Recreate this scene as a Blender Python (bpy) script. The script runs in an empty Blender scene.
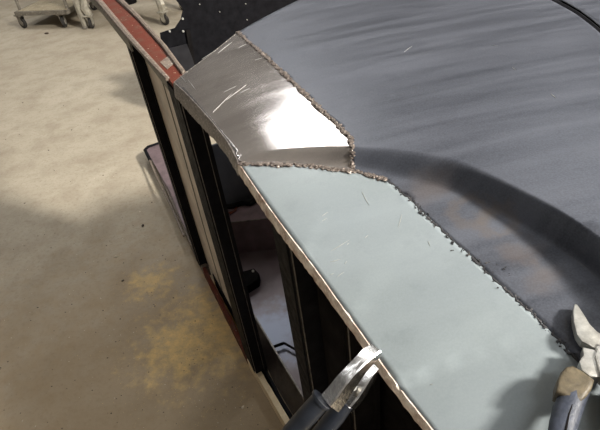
import bpy, bmesh, math, random
import numpy as np
from mathutils import Vector, Matrix
from mathutils.geometry import delaunay_2d_cdt
random.seed(7)
sc = bpy.context.scene
col = sc.collection

# ------------------------------------------------------------------ camera
FPX, CX, CY, HCAM = 500.0, 300.0, 215.0, 1.6
_d = np.array([85.0, 625.0, FPX]); _d /= np.linalg.norm(_d)
_F = np.array([0, 0, 1.0]) - _d[2] * _d; _F /= np.linalg.norm(_F)
_U = -_d
_R = np.cross(_F, _U)
if _R[0] < 0: _R = -_R
CM = np.array([_R, _F, _U])            # camera axes (right, down, forward) -> world
cam_d = bpy.data.cameras.new('camera'); cam = bpy.data.objects.new('camera', cam_d); col.objects.link(cam)
cam_d.sensor_width = 36.0; cam_d.lens = 36.0 * FPX / 600.0; cam_d.clip_start = 0.02
rx = CM @ np.array([1, 0, 0.]); uy = CM @ np.array([0, -1, 0.]); bz = CM @ np.array([0, 0, -1.])
cam.matrix_world = Matrix(((rx[0], uy[0], bz[0], 0), (rx[1], uy[1], bz[1], 0), (rx[2], uy[2], bz[2], HCAM), (0, 0, 0, 1)))
sc.camera = cam

# ------------------------------------------------------------------ light
sc.view_settings.view_transform = 'Standard'; sc.view_settings.look = 'None'
sc.view_settings.exposure = 0.0; sc.view_settings.gamma = 1.0; sc.view_settings.use_curve_mapping = False
world = bpy.data.worlds.new('world'); sc.world = world; world.use_nodes = True
world.node_tree.nodes['Background'].inputs[0].default_value = (0.75, 0.85, 1.0, 1)
world.node_tree.nodes['Background'].inputs[1].default_value = 1.0

def area(name, loc, target, sx, sy, power, color):
    l = bpy.data.lights.new(name, 'AREA'); l.shape = 'RECTANGLE'; l.size = sx; l.size_y = sy
    l.energy = power; l.color = color
    o = bpy.data.objects.new(name, l); col.objects.link(o); o.location = loc
    o.rotation_euler = (Vector(target) - Vector(loc)).to_track_quat('-Z', 'Y').to_euler()
    return o
CEIL = 5.2
area('window_light', (4.15, -1.25, 4.85), (-0.9, 1.9, 0.3), 0.65, 0.65, 920, (1.0, 0.95, 0.86))
CEILING_PANELS = [(-0.95, 5.85, 1.8, 1.9, 60, 43), (2.3, 3.6, 0.5, 0.9, 26, 0), (1.6, -1.8, 2.2, 0.4, 78, 0), (-4.4, 5.6, 0.4, 2.2, 58, 0)]  # last two are unseen panels added as fill light
for i, (x, y, w, h, p, rz) in enumerate(CEILING_PANELS):
    lo = area('ceiling_glare_fill_light', (x, y, CEIL - 0.12), (x, y, 0), w, h, p, (0.93, 0.96, 1.0))
    lo.rotation_euler = (0, 0, math.radians(rz))

# ------------------------------------------------------------------ helpers
AD = math.radians(22)
D2 = np.array([-math.sin(AD), math.cos(AD)]); N2 = np.array([D2[1], -D2[0]])
def ray(u, v): return CM @ np.array([(u - CX) / FPX, (v - CY) / FPX, 1.0])
def at(u, v, z):
    r = ray(u, v); k = (z - HCAM) / r[2]
    return Vector((k * r[0], k * r[1], z))
O2 = np.array(at(172, 82, 1.16)[:2])
def S(s, t, z):
    p = O2 + D2 * s + N2 * t
    return Vector((p[0], p[1], z))
def st_of(p):
    q = np.array([p[0], p[1]]) - O2
    return float(q @ D2), float(q @ N2)
def at_t(u, v, t):
    r = ray(u, v); n = np.array([N2[0], N2[1], 0]); c = np.array([0, 0, HCAM])
    k = (t + O2 @ N2 - c @ n) / (r @ n); return Vector(c + k * r)

def link(name, me, mat=None, parent=None):
    o = bpy.data.objects.new(name, me); col.objects.link(o)
    if mat is not None:
        me.materials.clear(); me.materials.append(mat)
    if parent is not None:
        o.parent = parent
    return o
def obj(name, bm, mat, parent=None, smooth=True, sharp=35):
    me = bpy.data.meshes.new(name)
    bmesh.ops.recalc_face_normals(bm, faces=bm.faces)
    bm.to_mesh(me); bm.free()
    if smooth:
        for p in me.polygons: p.use_smooth = True
        me.set_sharp_from_angle(angle=math.radians(sharp))
    return link(name, me, mat, parent)
def thing(name, label, cat, group=None):
    o = bpy.data.objects.new(name, None); col.objects.link(o); o.empty_display_size = 0.1
    tag(o, label, cat, group); return o
def tag(o, label, cat, group=None, kind=None):
    o['label'] = label; o['category'] = cat
    if group: o['group'] = group
    if kind: o['kind'] = kind
    return o
def hexa(bm, c, bevel=0.0):
    """c = 8 corners: four bottom then four top, same winding"""
    v = [bm.verts.new(p) for p in c]
    fs = [(0, 3, 2, 1), (4, 5, 6, 7), (0, 1, 5, 4), (1, 2, 6, 5), (2, 3, 7, 6), (3, 0, 4, 7)]
    ff = [bm.faces.new([v[i] for i in f]) for f in fs]
    if bevel > 0:
        es = list({e for f in ff for e in f.edges})
        bmesh.ops.bevel(bm, geom=es, offset=bevel, segments=2, affect='EDGES', profile=0.6)
def sbox(bm, s0, s1, t0, t1, z0, z1, bevel=0.0):
    hexa(bm, [S(s0, t0, z0), S(s1, t0, z0), S(s1, t1, z0), S(s0, t1, z0), S(s0, t0, z1), S(s1, t0, z1), S(s1, t1, z1), S(s0, t1, z1)], bevel)
def wbox(bm, x0, x1, y0, y1, z0, z1, bevel=0.0):
    hexa(bm, [(x0, y0, z0), (x1, y0, z0), (x1, y1, z0), (x0, y1, z0), (x0, y0, z1), (x1, y0, z1), (x1, y1, z1), (x0, y1, z1)], bevel)
def prism(bm, pts, up, bevel=0.0, seg=2):
    """pts: list of Vectors of the top outline, up: Vector from bottom to top"""
    top = [bm.verts.new(p) for p in pts]; bot = [bm.verts.new(Vector(p) - up) for p in pts]
    n = len(pts)
    f = [bm.faces.new(top), bm.faces.new(list(reversed(bot)))]
    for i in range(n): f.append(bm.faces.new([top[i], bot[i], bot[(i + 1) % n], top[(i + 1) % n]]))
    bmesh.ops.recalc_face_normals(bm, faces=f)
    if bevel > 0:
        es = [e for e in f[0].edges]
        bmesh.ops.bevel(bm, geom=es, offset=bevel, segments=seg, affect='EDGES', profile=0.6)
def tube(bm, pts, rad, n=10, flat=1.0, up=None, caps=True):
    """swept ring along pts, rad a number or list"""
    pts = [Vector(p) for p in pts]; rings = []
    up = Vector(up) if up is not None else Vector((0, 0, 1))
    for i, p in enumerate(pts):
        a = pts[max(i - 1, 0)]; b = pts[min(i + 1, len(pts) - 1)]
        d = (b - a).normalized(); x = d.cross(up)
        if x.length < 1e-4: x = d.cross(Vector((1, 0, 0)))
        x.normalize(); y = x.cross(d).normalized()
        r = rad[i] if isinstance(rad, (list, tuple)) else rad
        rings.append([bm.verts.new(p + x * (r * math.cos(2 * math.pi * k / n)) + y * (r * flat * math.sin(2 * math.pi * k / n))) for k in range(n)])
    for a, b in zip(rings, rings[1:]):
        for k in range(n): bm.faces.new([a[k], a[(k + 1) % n], b[(k + 1) % n], b[k]])
    if caps:
        bm.faces.new(list(reversed(rings[0]))); bm.faces.new(rings[-1])
def cyl(bm, a, b, r, n=16, bevel=0.0):
    a = Vector(a); b = Vector(b); d = (b - a).normalized()
    x = d.orthogonal().normalized(); y = d.cross(x)
    A = [bm.verts.new(a + x * (r * math.cos(2 * math.pi * k / n)) + y * (r * math.sin(2 * math.pi * k / n))) for k in range(n)]
    B = [bm.verts.new(b + x * (r * math.cos(2 * math.pi * k / n)) + y * (r * math.sin(2 * math.pi * k / n))) for k in range(n)]
    fa = bm.faces.new(list(reversed(A))); fb = bm.faces.new(B)
    for k in range(n): bm.faces.new([A[k], A[(k + 1) % n], B[(k + 1) % n], B[k]])
    if bevel > 0:
        bmesh.ops.bevel(bm, geom=list(fa.edges) + list(fb.edges), offset=bevel, segments=2, affect='EDGES')
def resample(pts, step):
    out = [Vector(pts[0])]
    for a, b in zip(pts, pts[1:]):
        a = Vector(a); b = Vector(b); n = max(1, int((b - a).length / step + 0.5))
        for k in range(1, n + 1): out.append(a.lerp(b, k / n))
    return out
def spline(pts, n=6):
    """Catmull-Rom through 2-D points"""
    p = [np.array(q, float) for q in pts]; p = [2 * p[0] - p[1]] + p + [2 * p[-1] - p[-2]]; out = []
    for i in range(1, len(p) - 2):
        for k in range(n):
            u = k / n
            out.append(0.5 * ((2 * p[i]) + (-p[i-1] + p[i+1]) * u + (2*p[i-1] - 5*p[i] + 4*p[i+1] - p[i+2]) * u*u + (-p[i-1] + 3*p[i] - 3*p[i+1] + p[i+2]) * u**3))
    out.append(p[-2]); return out

# ------------------------------------------------------------------ materials
class NT:
    def __init__(s, name):
        s.m = bpy.data.materials.new(name); s.m.use_nodes = True; s.t = s.m.node_tree; s.n = s.t.nodes
        s.b = s.n['Principled BSDF']; s.co = s.n.new('ShaderNodeTexCoord').outputs['Object']
    def set(s, **k):
        for a, v in k.items():
            i = s.b.inputs[a.replace('_', ' ')]
            if isinstance(v, bpy.types.NodeSocket): s.t.links.new(v, i)
            else: i.default_value = v if not isinstance(v, tuple) or len(v) == 4 else (*v, 1)
        return s
    def inp(s, sock, v):
        if isinstance(v, bpy.types.NodeSocket): s.t.links.new(v, sock)
        elif v is not None: sock.default_value = v if not isinstance(v, tuple) or len(v) != 3 or sock.type != 'RGBA' else (*v, 1)
    def noise(s, scale, detail=4, rough=0.6, vec=None, dist=0.0, out=0):
        n = s.n.new('ShaderNodeTexNoise'); s.inp(n.inputs['Scale'], scale); n.inputs['Detail'].default_value = detail
        n.inputs['Roughness'].default_value = rough; n.inputs['Distortion'].default_value = dist
        s.t.links.new(vec or s.co, n.inputs['Vector']); return n.outputs[out]
    def voro(s, scale, vec=None):
        n = s.n.new('ShaderNodeTexVoronoi'); n.inputs['Scale'].default_value = scale
        s.t.links.new(vec or s.co, n.inputs['Vector']); return n.outputs['Distance']
    def mapr(s, v, a, b, c=0.0, d=1.0, smooth=False):
        n = s.n.new('ShaderNodeMapRange'); s.t.links.new(v, n.inputs[0])
        if smooth: n.interpolation_type = 'SMOOTHSTEP'
        for i, x in zip((1, 2, 3, 4), (a, b, c, d)): n.inputs[i].default_value = x
        return n.outputs[0]
    def math(s, op, a, b=0.0, clamp=False):
        n = s.n.new('ShaderNodeMath'); n.operation = op; n.use_clamp = clamp; s.inp(n.inputs[0], a); s.inp(n.inputs[1], b); return n.outputs[0]
    def mix(s, f, a, b, blend='MIX'):
        n = s.n.new('ShaderNodeMix'); n.data_type = 'RGBA'; n.blend_type = blend
        s.inp(n.inputs[0], f); s.inp(n.inputs[6], a); s.inp(n.inputs[7], b); return n.outputs[2]
    def attr(s, name):
        n = s.n.new('ShaderNodeAttribute'); n.attribute_name = name; return n.outputs['Fac']
    def mapping(s, rot=(0, 0, 0), scale=(1, 1, 1)):
        n = s.n.new('ShaderNodeMapping'); s.t.links.new(s.co, n.inputs['Vector'])
        n.inputs['Rotation'].default_value = rot; n.inputs['Scale'].default_value = scale; return n.outputs[0]
    def near(s, p, r0, r1, warp=0.0):
        """1 at world point p, falling to 0 between r0 and r1"""
        n = s.n.new('ShaderNodeVectorMath'); n.operation = 'DISTANCE'
        s.t.links.new(s.co, n.inputs[0]); n.inputs[1].default_value = p
        d = n.outputs['Value']
        if warp: d = s.math('ADD', d, s.mapr(s.noise(18, 4), 0.3, 0.7, -warp, warp))
        return s.mapr(d, r0, r1, 1.0, 0.0, True)
    def bump(s, h, strength=0.3, dist=0.01, normal=None):
        n = s.n.new('ShaderNodeBump'); n.inputs['Strength'].default_value = strength; n.inputs['Distance'].default_value = dist
        s.t.links.new(h, n.inputs['Height'])
        if normal is not None: s.t.links.new(normal, n.inputs['Normal'])
        s.t.links.new(n.outputs[0], s.b.inputs['Normal']); return n.outputs[0]

def simple(name, c, rough=0.5, metal=0.0, var=0.25, scale=30, bump=0.15, bd=0.002, coat=0.0):
    m = NT(name); nz = m.noise(scale, 5)
    c2 = tuple(x * (1 - var) for x in c); c3 = tuple(min(1, x * (1 + var)) for x in c)
    m.set(Base_Color=m.mix(m.mapr(nz, 0.3, 0.7), c2, c3), Metallic=metal, Roughness=m.mapr(m.noise(scale * 2.3, 3), 0.3, 0.7, rough * 0.8, min(1, rough * 1.2)))
    m.b.inputs['Coat Weight'].default_value = coat
    if bump: m.bump(m.noise(scale * 4, 4), bump, bd)
    return m.m

def mat_floor():
    m = NT('concrete')
    big = m.noise(0.9, 5, 0.55); mid = m.noise(5, 6, 0.6); fine = m.noise(60, 4, 0.7)
    c = m.mix(m.mapr(big, 0.35, 0.65), (0.40, 0.345, 0.265), (0.48, 0.425, 0.335))
    c = m.mix(m.mapr(mid, 0.45, 0.75, 0, 0.5), c, (0.25, 0.20, 0.14))
    c = m.mix(m.mapr(fine, 0.52, 0.72, 0, 0.5), c, (0.20, 0.165, 0.12))
    c = m.mix(m.mapr(m.noise(16, 6, 0.75, None, 0.6), 0.5, 0.75, 0, 0.45), c, (0.27, 0.215, 0.15))
    c = m.mix(m.mapr(m.noise(2.2, 5, 0.6, None, 0.8), 0.52, 0.7, 0, 0.3), c, (0.29, 0.23, 0.165))
    # trodden dirt nearer the body, its brown also painting part of the shadow
    g = m.near((-0.55, 0.9, 0), 0.3, 1.7, 0.25)
    c = m.mix(m.math('MULTIPLY', g, 0.6), c, (0.37, 0.26, 0.14))
    # spilt yellow sand
    a = m.near(tuple(at(235, 318, 0)), 0.02, 0.36, 0.14); b = m.near(tuple(at(185, 345, 0)), 0.0, 0.25, 0.12)
    e = m.near(tuple(at(150, 283, 0)), 0.0, 0.14, 0.08)
    a = m.math('MAXIMUM', m.math('MAXIMUM', a, b), m.math('MULTIPLY', e, 0.7))
    a = m.math('MULTIPLY', a, m.mapr(m.noise(22, 8, 0.8), 0.30, 0.62, 0.25, 1.0))
    c = m.mix(m.math('MULTIPLY', a, 0.95), c, (0.80, 0.56, 0.23))
    m.set(Base_Color=c, Roughness=m.mapr(mid, 0.3, 0.7, 0.55, 0.85), Specular_IOR_Level=0.3)
    m.bump(m.math('ADD', fine, m.math('MULTIPLY', mid, 1.5)), 0.25, 0.004)
    return m.m
M = {}
M['floor'] = mat_floor()
M['wall'] = simple('painted_wall', (0.13, 0.13, 0.135), 0.8, 0, 0.15, 3, 0.1)
M['ceil'] = simple('ceiling_paint', (0.36, 0.35, 0.33), 0.85, 0, 0.1, 3, 0.1)
def emis(name, c, s):
    m = NT(name); m.set(Base_Color=(0.8, 0.8, 0.8), Emission_Color=c, Emission_Strength=s); return m.m
M['lamp'] = emis('lamp_diffuser', (1.0, 0.97, 0.9), 4.0)
M['pane'] = emis('daylit_pane', (1.0, 0.92, 0.80), 7.0)
def low_spec(m, v):
    m.node_tree.nodes['Principled BSDF'].inputs['Specular IOR Level'].default_value = v
M['black'] = simple('black_paint', (0.009, 0.009, 0.011), 0.6, 0.0, 0.4, 25, 0.2)
M['black_dull'] = simple('dull_black_paint', (0.012, 0.011, 0.011), 0.6, 0.0, 0.4, 18, 0.2)
low_spec(M['black'], 0.05); low_spec(M['black_dull'], 0.0)
M['edge_highlight'] = simple('pale_edge_highlight', (0.16, 0.145, 0.13), 0.45, 0.5, 0.5, 60, 0.2)  # pale grey for strips that paint highlight lines along dark edges
M['tan_board'] = simple('tan_side_panel', (0.56, 0.49, 0.41), 0.55, 0.0, 0.25, 9, 0.1)
M['sill_brown'] = simple('brown_black_sill', (0.035, 0.026, 0.022), 0.5, 0.2, 0.4, 20, 0.2)
M['red'] = None
def mat_red():
    m = NT('red_primer'); nz = m.noise(22, 6, 0.7)
    c = m.mix(m.mapr(nz, 0.48, 0.75), (0.115, 0.028, 0.017), (0.10, 0.06, 0.045))
    c = m.mix(m.mapr(m.noise(140, 3), 0.68, 0.75), c, (0.55, 0.47, 0.38))
    m.set(Base_Color=c, Roughness=0.75, Specular_IOR_Level=0.15); m.bump(nz, 0.3, 0.003); return m.m
M['red'] = mat_red()
def mat_raw(name, c1, c2, metal=0.4, rough=0.5, sc_=50, spot=(0.55, 0.5, 0.43), lo=0.62):
    m = NT(name); nz = m.noise(sc_, 6, 0.7)
    c = m.mix(m.mapr(nz, 0.35, 0.65), c1, c2)
    c = m.mix(m.mapr(m.noise(sc_ * 4, 3), lo, lo + 0.08), c, spot)
    m.set(Base_Color=c, Roughness=rough, Metallic=metal); m.bump(nz, 0.5, 0.003); return m.m
M['rail_edge'] = mat_raw('sanded_rail_edge', (0.12, 0.095, 0.075), (0.22, 0.17, 0.135), 0.1, 0.6)
M['grey_strip'] = mat_raw('grey_green_strip', (0.13, 0.125, 0.10), (0.22, 0.205, 0.165), 0.1, 0.6)
M['burnt_edge'] = mat_raw('burnt_edge', (0.36, 0.24, 0.18), (0.85, 0.76, 0.66), 0.15, 0.45, 45, (0.75, 0.66, 0.56), 0.58)
M['patch_edge'] = mat_raw('ground_edge', (0.16, 0.14, 0.125), (0.26, 0.235, 0.215), 0.45, 0.5, 60, (0.7, 0.65, 0.58), 0.6)
M['rail_paint'] = mat_raw('chipped_cream_rail', (0.70, 0.55, 0.34), (0.85, 0.70, 0.47), 0, 0.6, 40, (0.12, 0.06, 0.04), 0.66)
M['weld'] = mat_raw('weld_scale', (0.075, 0.058, 0.05), (0.20, 0.165, 0.145), 0.5, 0.45, 160, (0.50, 0.43, 0.37), 0.57)
M['crack'] = mat_raw('burnt_tack_weld', (0.015, 0.015, 0.018), (0.06, 0.057, 0.06), 0.3, 0.6, 200, (0.22, 0.21, 0.22), 0.64)
M['scratch'] = simple('bright_scratch', (0.42, 0.42, 0.41), 0.35, 0.3, 0.1, 60, 0)
M['chrome'] = simple('chrome_plate', (0.52, 0.51, 0.50), 0.22, 1.0, 0.3, 60, 0.25, 0.001)
M['steel'] = simple('satin_tool_steel', (0.47, 0.46, 0.43), 0.4, 0.75, 0.25, 110, 0.3, 0.001)
M['grip_black'] = simple('black_grip', (0.010, 0.012, 0.017), 0.42, 0, 0.3, 60, 0.15)
M['grip_blue'] = simple('worn_slate_grip', (0.030, 0.036, 0.054), 0.5, 0, 0.4, 90, 0.3)
M['collar'] = simple('dirty_tan_collar', (0.088, 0.070, 0.043), 0.5, 0, 0.4, 120, 0.3)
M['slate'] = simple('slate_sheet', (0.028, 0.028, 0.034), 0.45, 0.3, 0.3, 12, 0.1)
M['rivet'] = simple('pale_rivet', (0.55, 0.55, 0.52), 0.4, 0.2, 0.2, 50, 0)
M['dolly_tan'] = mat_raw('dusty_plywood', (0.27, 0.225, 0.15), (0.38, 0.32, 0.22), 0, 0.75, 12)
M['dolly_grey'] = mat_raw('dusty_grey_steel', (0.15, 0.135, 0.11), (0.24, 0.215, 0.18), 0.2, 0.6, 20)
M['rubber'] = simple('wheel_rubber', (0.03, 0.027, 0.025), 0.7, 0, 0.3, 60, 0.2)
M['wheel_hub'] = simple('wheel_hub', (0.40, 0.38, 0.34), 0.6, 0.1, 0.3, 40, 0.2)
M['silver_leg'] = mat_raw('scuffed_silver_leg', (0.28, 0.26, 0.215), (0.50, 0.47, 0.40), 0.25, 0.5, 24)
M['sand'] = simple('sand_grain', (0.58, 0.42, 0.2), 0.8, 0, 0.3, 40, 0)
M['chip'] = simple('pale_chip', (0.62, 0.54, 0.42), 0.7, 0, 0.3, 30, 0)
M['grit'] = simple('dark_grit', (0.07, 0.05, 0.035), 0.8, 0, 0.3, 30, 0)
def mat_pan():
    m = NT('plum_blue_floor_pan')
    c = m.mix(m.mapr(m.noise(6, 5), 0.35, 0.65), (0.11, 0.082, 0.09), (0.18, 0.145, 0.155))
    c = m.mix(m.near(tuple(at(272, 335, 0.03)), 0.03, 0.22, 0.05), c, (0.22, 0.25, 0.34))  # pan turns paler and bluer around one spot
    m.set(Base_Color=c, Roughness=0.4, Metallic=0.2); m.bump(m.noise(30, 4), 0.2, 0.002); return m.m
M['pan'] = mat_pan()
M['purple'] = simple('plum_grey_member', (0.20, 0.145, 0.155), 0.4, 0.2, 0.3, 14, 0.1)
M['side_grey'] = simple('blue_grey_backing', (0.075, 0.08, 0.095), 0.5, 0.2, 0.2, 8, 0.1)

BR = (0, 0, AD)
def mat_sheet(name, c1, c2, heatc, metal, r0, r1, streak=0.5, extra=None, grain=1.0):
    m = NT(name)
    vec = m.mapping((0, 0, -AD + math.radians(62)), (1.0, 9.0, 1.0))
    st = m.noise(3.2, 4, 0.55, vec, 0.4); fl = m.noise(26, 6, 0.65); gr = m.noise(420, 2, 0.6); cl = m.noise(5, 4, 0.5)
    f = m.math('ADD', m.math('MULTIPLY', st, streak), m.math('MULTIPLY', cl, 1 - streak))
    c = m.mix(m.mapr(f, 0.36, 0.64), c1, c2)
    c = m.mix(m.mapr(fl, 0.55, 0.8, 0, 0.35), c, tuple(x * 0.6 for x in c1))
    c = m.mix(m.mapr(gr, 0.35, 0.7, 0, 0.28 * grain), c, tuple(min(1, x * 1.7) for x in c2))
    h = m.attr('heat')
    hh = m.math('MULTIPLY', h, m.mapr(m.noise(35, 5), 0.3, 0.6, 0.45, 1.0))
    c = m.mix(hh, c, heatc)
    if extra: c = extra(m, c)
    m.set(Base_Color=c, Metallic=metal, Roughness=m.mapr(f, 0.35, 0.65, r0, r1))
    m.bump(m.math('ADD', m.math('MULTIPLY', gr, 0.35), m.math('MULTIPLY', fl, 0.6)), 0.10 * grain, 0.003)
    return m

# ------------------------------------------------------------------ workshop shell
def struct(name, bm, mat):
    o = obj(name, bm, mat, None, False); o['kind'] = 'structure'; return o
X0, X1, Y0, Y1 = -6.5, 4.5, -4.6, 9.6
bm = bmesh.new(); wbox(bm, X0 - .2, X1 + .2, Y0 - .2, Y1 + .2, -0.2, 0.0); struct('floor', bm, M['floor'])
bm = bmesh.new(); wbox(bm, X0 - .2, X1 + .2, Y0 - .2, Y1 + .2, CEIL, CEIL + 0.15); struct('ceiling', bm, M['ceil'])
bm = bmesh.new(); wbox(bm, X0 - .2, X0, Y0, Y1, 0, CEIL); struct('wall_left', bm, M['wall'])
bm = bmesh.new(); wbox(bm, X1, X1 + .2, Y0, Y1, 0, CEIL); struct('wall_right', bm, M['wall'])
bm = bmesh.new(); wbox(bm, X0, X1, Y1, Y1 + .2, 0, CEIL); struct('wall_back', bm, M['wall'])
bm = bmesh.new(); wbox(bm, X0, X1, Y0 - .2, Y0, 0, CEIL); struct('wall_front', bm, M['wall'])
# high window in the right wall
bm = bmesh.new(); wbox(bm, X1 - .05, X1 - .01, -2.3, -.9, 4.2, 5.0); w = struct('window_1', bm, M['pane'])
bm = bmesh.new()
for (a, b, c, d) in ((-2.38, -2.3, 4.12, 5.08), (-.9, -.82, 4.12, 5.08), (-2.3, -.9, 4.12, 4.2), (-2.3, -.9, 5.0, 5.08), (-1.62, -1.58, 4.2, 5.0)):
    wbox(bm, X1 - .09, X1 - .005, a, b, c, d)
obj('window_frame', bm, M['wheel_hub'], w, False)
for i, (x, y, wd, ht, p, rz) in enumerate(CEILING_PANELS):
    t = thing('ceiling_glare_fill_panel', ('largest white ceiling light panel, mirrored as glare in the bright patch', 'small narrow ceiling light panel near the window side', 'long unseen fill light panel added behind the camera', 'long unseen fill light panel added along the left wall')[i], 'ceiling light', 'ceiling light panels')
    bm = bmesh.new(); wbox(bm, -wd / 2, wd / 2, -ht / 2, ht / 2, -.09, -.03); obj('diffuser', bm, M['lamp'], t, False)
    bm = bmesh.new(); wbox(bm, -wd / 2 - .03, wd / 2 + .03, -ht / 2 - .03, ht / 2 + .03, -.05, -.001); obj('housing', bm, M['wheel_hub'], t, False)
    t.location = (x, y, CEIL); t.rotation_euler = (0, 0, math.radians(rz))

# ------------------------------------------------------------------ sheet-metal surface
def z0(t):
    t = np.asarray(t, float)
    return 1.16 + np.where(t > 0, 0.09 * (1 - np.exp(-np.maximum(t, 0) / 0.25)), 0.36 * t)
def march(u, v, off=0.0, fn=None):
    """world point where the pixel's sight line meets the crowned surface"""
    r = ray(u, v); lo, hi = 0.05, 8.0
    def g(k):
        x, y, z = k * r[0], k * r[1], HCAM + k * r[2]
        q = np.array([x, y]) - O2; s, t = q @ D2, q @ N2
        zz_ = 1.16 + (0.09 * (1 - math.exp(-t / 0.25)) if t > 0 else 0.36 * t)
        return z - (zz_ + off)
    ks = np.linspace(lo, hi, 60)
    prev = lo
    for k in ks:
        if g(k) < 0: hi = k; lo = prev; break
        prev = k
    for _ in range(24):
        mid = 0.5 * (lo + hi)
        if g(mid) > 0: lo = mid
        else: hi = mid
    k = 0.5 * (lo + hi); return np.array([k * r[0], k * r[1], HCAM + k * r[2]])
RIDGE = [(236, 160), (252, 155), (275, 150.5), (300, 148), (330, 146.5), (355, 147), (400, 149.5), (450, 158), (480, 169), (517, 187), (557, 208), (600, 237), (650, 276), (710, 330)]
FOOT = [(237, 161.5), (252, 162), (275, 162.5), (300, 163), (330, 165), (357, 168), (400, 178), (446, 190), (486, 207), (528, 230), (567, 254), (600, 280), (645, 320), (700, 372)]
DEPTH = [0.0, .003, .007, .011, .016, .020, .026, .030, .033, .036, .039, .042, .044, .045]
Ts = np.array([st_of(march(*p)) for p in RIDGE]); Bs = np.array([st_of(march(*p, off=-d)) for p, d in zip(FOOT, DEPTH)])
def _ext(a, d=(0, 0)):
    q = a[-1] + np.array([-.5, .06]); return np.vstack([a, q[None]])
Ts, Bs = _ext(Ts), _ext(Bs); DEPTH.append(DEPTH[-1])
def dense(a, n=6):
    return np.array(spline(a, n))
Td, Bd = dense(Ts), dense(Bs); Dd = np.interp(np.linspace(0, len(DEPTH) - 1, len(Bd)), range(len(DEPTH)), DEPTH)
def poly_dist(P, L):
    """distance to polyline L, fractional index, signed side"""
    L = np.asarray(L, float); A_ = L[:-1]; AB = L[1:] - A_; nn = (AB ** 2).sum(1) + 1e-12
    best = np.empty(len(P)); idx = np.empty(len(P)); side = np.empty(len(P))
    for c in range(0, len(P), 4000):
        q = P[c:c + 4000, None, :] - A_[None]
        u = np.clip((q * AB[None]).sum(2) / nn, 0, 1); r = q - u[..., None] * AB[None]
        d = (r ** 2).sum(2); i = d.argmin(1); k = np.arange(len(i))
        best[c:c + 4000] = np.sqrt(d[k, i]); idx[c:c + 4000] = i + u[k, i]
        side[c:c + 4000] = np.sign(AB[i, 0] * q[k, i, 1] - AB[i, 1] * q[k, i, 0])
    return best, idx, side
_mid = 0.5 * (Ts[6] + Bs[6])
_sT = poly_dist(Ts[6][None] + (Ts[6] - Bs[6])[None] * 3, Td)[2][0]     # side of the ridge line that is the high ground
_sB = poly_dist(Bs[6][None] - (Ts[6] - Bs[6])[None] * 3, Bd)[2][0]     # side of the foot line that is the low flange
def Hgrid(s, t):
    P = np.stack([np.ravel(s), np.ravel(t)], 1).astype(float)
    dT, iT, sT = poly_dist(P, Td); dB, iB, sB = poly_dist(P, Bd)
    f = dT / (dT + dB + 1e-9); f = np.where(sT == _sT, 0.0, f); f = np.where((sB == _sB) & (sT != _sT), 1.0, f)
    f = f * f * (3 - 2 * f)
    dep = np.interp(iB, range(len(Bd)), Dd)
    # shallow valley just inside the foot of the step
    h = z0(P[:, 1]) - dep * f
    return h
def Hf(s, t): return float(Hgrid([s], [t])[0])
_cache = {}
def on_sheet(u, v, off=0.0):
    key = (round(float(u), 3), round(float(v), 3), off)
    if key not in _cache: _cache[key] = _on_sheet(u, v, off)
    return _cache[key].copy()
def _on_sheet(u, v, off=0.0):
    p = march(u, v, off, None); 
    # refine against the stepped surface with few evaluations
    r = ray(u, v)
    z = p[2]
    for _ in range(14):
        k = (z - HCAM) / r[2]; s, t = st_of((k * r[0], k * r[1])); z = 0.5 * z + 0.5 * (Hf(s, t) + off)
    k = (z - HCAM) / r[2]
    return Vector((k * r[0], k * r[1], z))

WELD1 = [(238, 32), (246, 39.5), (261, 52), (278, 68), (298, 87), (314, 103), (329, 117), (341, 128), (350, 137)]
WELD3 = [(350, 137), (352.5, 149), (352, 158), (353, 170)]
WELD2 = [(239, 163), (252, 164), (275, 164.5), (300, 165), (325, 168), (353, 171.5), (370, 175), (385, 179)]
SEAM = [(385, 179), (397, 188), (411, 200), (425, 214), (440, 228), (455, 242), (471, 256), (486, 271), (500, 285), (515, 298), (530, 311), (545, 326), (560, 341), (572, 354), (584, 366), (610, 390), (650, 430), (700, 480)]
EDGE = [(174, 82), (186, 93), (202, 110), (216, 126), (230, 145), (239, 163)]
EDGE2 = [(239, 163), (256, 188), (275, 215), (293, 239), (317, 270.5), (340, 303), (366, 339), (387, 370), (408, 398), (432, 428), (470, 478)]
FAR1 = [(174, 82), (190, 69.5), (207, 57), (222, 45), (238, 32)]
FAR2 = [(238, 32), (257, 21), (280, 9), (303, -2), (345, -19), (400, -33), (455, -41), (484, -40)]
GROOVE = [(484, -40), (515, -20), (549, -1), (562, 6), (576, 14), (588, 23), (600, 33), (640, 68), (705, 130)]
GROOVE2 = [(489, -44), (520, -24), (553, -5), (566, 2), (580, 10), (592, 19), (604, 29), (645, 63), (710, 124)]
def ST(px): return [st_of(on_sheet(*p)) for p in px]
def dpx(px, n=4): return [tuple(q) for q in spline(px, n)]
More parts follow.
